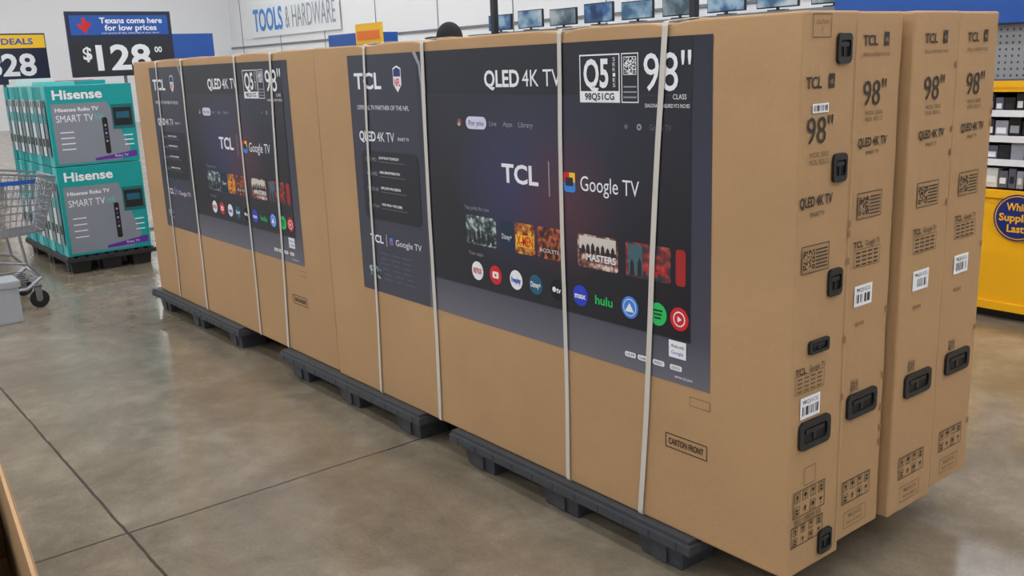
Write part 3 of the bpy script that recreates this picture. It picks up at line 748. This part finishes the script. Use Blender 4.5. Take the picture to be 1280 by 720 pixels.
# ------------------------------------------------------------ room
def floor_mat():
    m=bpy.data.materials.new('polished_concrete'); m.use_nodes=True; nt=m.node_tree; b=nt.nodes['Principled BSDF']
    tc=nt.nodes.new('ShaderNodeTexCoord'); N=nt.nodes.new; Lk=nt.links.new
    def noise(sc,det,rough=.6,dist=0):
        n=N('ShaderNodeTexNoise'); n.inputs['Scale'].default_value=sc; n.inputs['Detail'].default_value=det; n.inputs['Roughness'].default_value=rough; n.inputs['Distortion'].default_value=dist
        Lk(tc.outputs['Object'],n.inputs[0]); return n
    n1=noise(1.1,7,.68,.8); n2=noise(5.5,6,.65,.4); n3=noise(90,2)
    cr=N('ShaderNodeValToRGB'); e=cr.color_ramp.elements
    e[0].position=.33; e[0].color=lin((98,89,76)); e[1].position=.68; e[1].color=lin((156,145,128)); x=e.new(.5); x.color=lin((126,115,99))
    def math_(op,a,b_=None,c_=None):
        n=N('ShaderNodeMath'); n.operation=op
        for i,v in enumerate((a,b_,c_)):
            if v is None: continue
            if isinstance(v,(int,float)): n.inputs[i].default_value=v
            else: Lk(v,n.inputs[i])
        return n.outputs[0]
    f=math_('ADD',math_('MULTIPLY',n1.outputs['Fac'],.54),math_('ADD',math_('MULTIPLY',n2.outputs['Fac'],.32),math_('MULTIPLY',n3.outputs['Fac'],.14)))
    Lk(f,cr.inputs[0])
    sp=N('ShaderNodeSeparateXYZ'); Lk(tc.outputs['Object'],sp.inputs[0])
    wob=math_('MULTIPLY',math_('SUBTRACT',n2.outputs['Fac'],.5),.016)
    def joint(coord,off,period):
        a=math_('ADD',coord,wob); a=math_('ADD',a,-off+period*20.5); a=math_('MODULO',a,period); a=math_('ABSOLUTE',math_('SUBTRACT',a,period/2))
        return a
    jy=joint(sp.outputs['Y'],-1.165,4.6); jx=joint(sp.outputs['X'],-1.77,4.6)
    d=math_('MINIMUM',jy,jx)
    ln=N('ShaderNodeMapRange'); Lk(d,ln.inputs['Value']); ln.inputs['From Min'].default_value=.003; ln.inputs['From Max'].default_value=.007
    mx=N('ShaderNodeMix'); mx.data_type='RGBA'; Lk(ln.outputs[0],mx.inputs['Factor']); mx.inputs['A'].default_value=lin((62,54,46)); Lk(cr.outputs[0],mx.inputs['B'])
    Lk(mx.outputs['Result'],b.inputs['Base Color'])
    rr=N('ShaderNodeMapRange'); Lk(n2.outputs['Fac'],rr.inputs['Value']); rr.inputs['From Min'].default_value=.3; rr.inputs['From Max'].default_value=.7; rr.inputs['To Min'].default_value=.10; rr.inputs['To Max'].default_value=.26
    Lk(rr.outputs[0],b.inputs['Roughness']); b.inputs['Specular IOR Level'].default_value=.7; b.inputs['IOR'].default_value=1.55
    bp=N('ShaderNodeBump'); bp.inputs['Strength'].default_value=.06; bp.inputs['Distance'].default_value=.01; Lk(n2.outputs['Fac'],bp.inputs['Height']); Lk(bp.outputs['Normal'],b.inputs['Normal'])
    return m
WALLM=mat('painted_wall',(228,229,231),.7,var=.02,scale=1); CEILM=mat('ceiling_paint',(205,207,210),.8,var=.03,scale=1)
b=MB(); b.box((-32,-9,-.1),(9,12,0),floor_mat()); b.obj('floor')
b=MB(); b.box((-32,12,0),(9,12.15,6),WALLM)
b.obj('wall_back')
b=MB(); b.box((-32.15,-9,0),(-32,12.15,6),WALLM); b.obj('wall_left')
b=MB(); b.box((-32,-9,6),(9,12,6.1),CEILM); b.obj('ceiling')
b=MB()
for xx in range(-31,9,3): b.box((xx-.01,11.985,0),(xx+.01,12,6),GREYM)
b.box((-32,11.97,2.30),(9,12,2.36),GREYM); b.obj('trim_1')
LE=bpy.data.materials.new('led_tube'); LE.use_nodes=True; nt=LE.node_tree; p=nt.nodes['Principled BSDF']
p.inputs['Base Color'].default_value=(1,1,1,1); p.inputs['Emission Color'].default_value=(.98,.99,1,1); p.inputs['Emission Strength'].default_value=22
for yy,xs in ((-7,-30),(-4,-30),(-1.2,-30),(1.6,-8.6),(4.4,-30),(7.2,-30),(10,-30)):
    b=MB()
    b.box((xs,yy-.14,5.85),(7,yy+.14,5.90),WALLM)
    b.box((xs,yy-.09,5.83),(7,yy+.09,5.85),LE)
    for xx in range(-28,8,5):
        if xx>xs: b.box((xx-.01,yy-.01,5.9),(xx+.01,yy+.01,6.0),GREYM)
    b.obj('ceiling_light')

w=bpy.data.worlds.new('World'); S.world=w; w.use_nodes=True
bg=w.node_tree.nodes['Background']; bg.inputs[0].default_value=(.94,.97,1,1); bg.inputs[1].default_value=.75

# ------------------------------------------------------------ camera
cam=bpy.data.cameras.new('camera'); co=bpy.data.objects.new('camera',cam); COL.objects.link(co)
cam.sensor_width=36; cam.lens=36*1186.22/1280
co.location=(1.34116,-1.92319,1.48631); co.rotation_euler=(1.33656,0.03931,0.89750)
cam.clip_end=200
S.camera=co
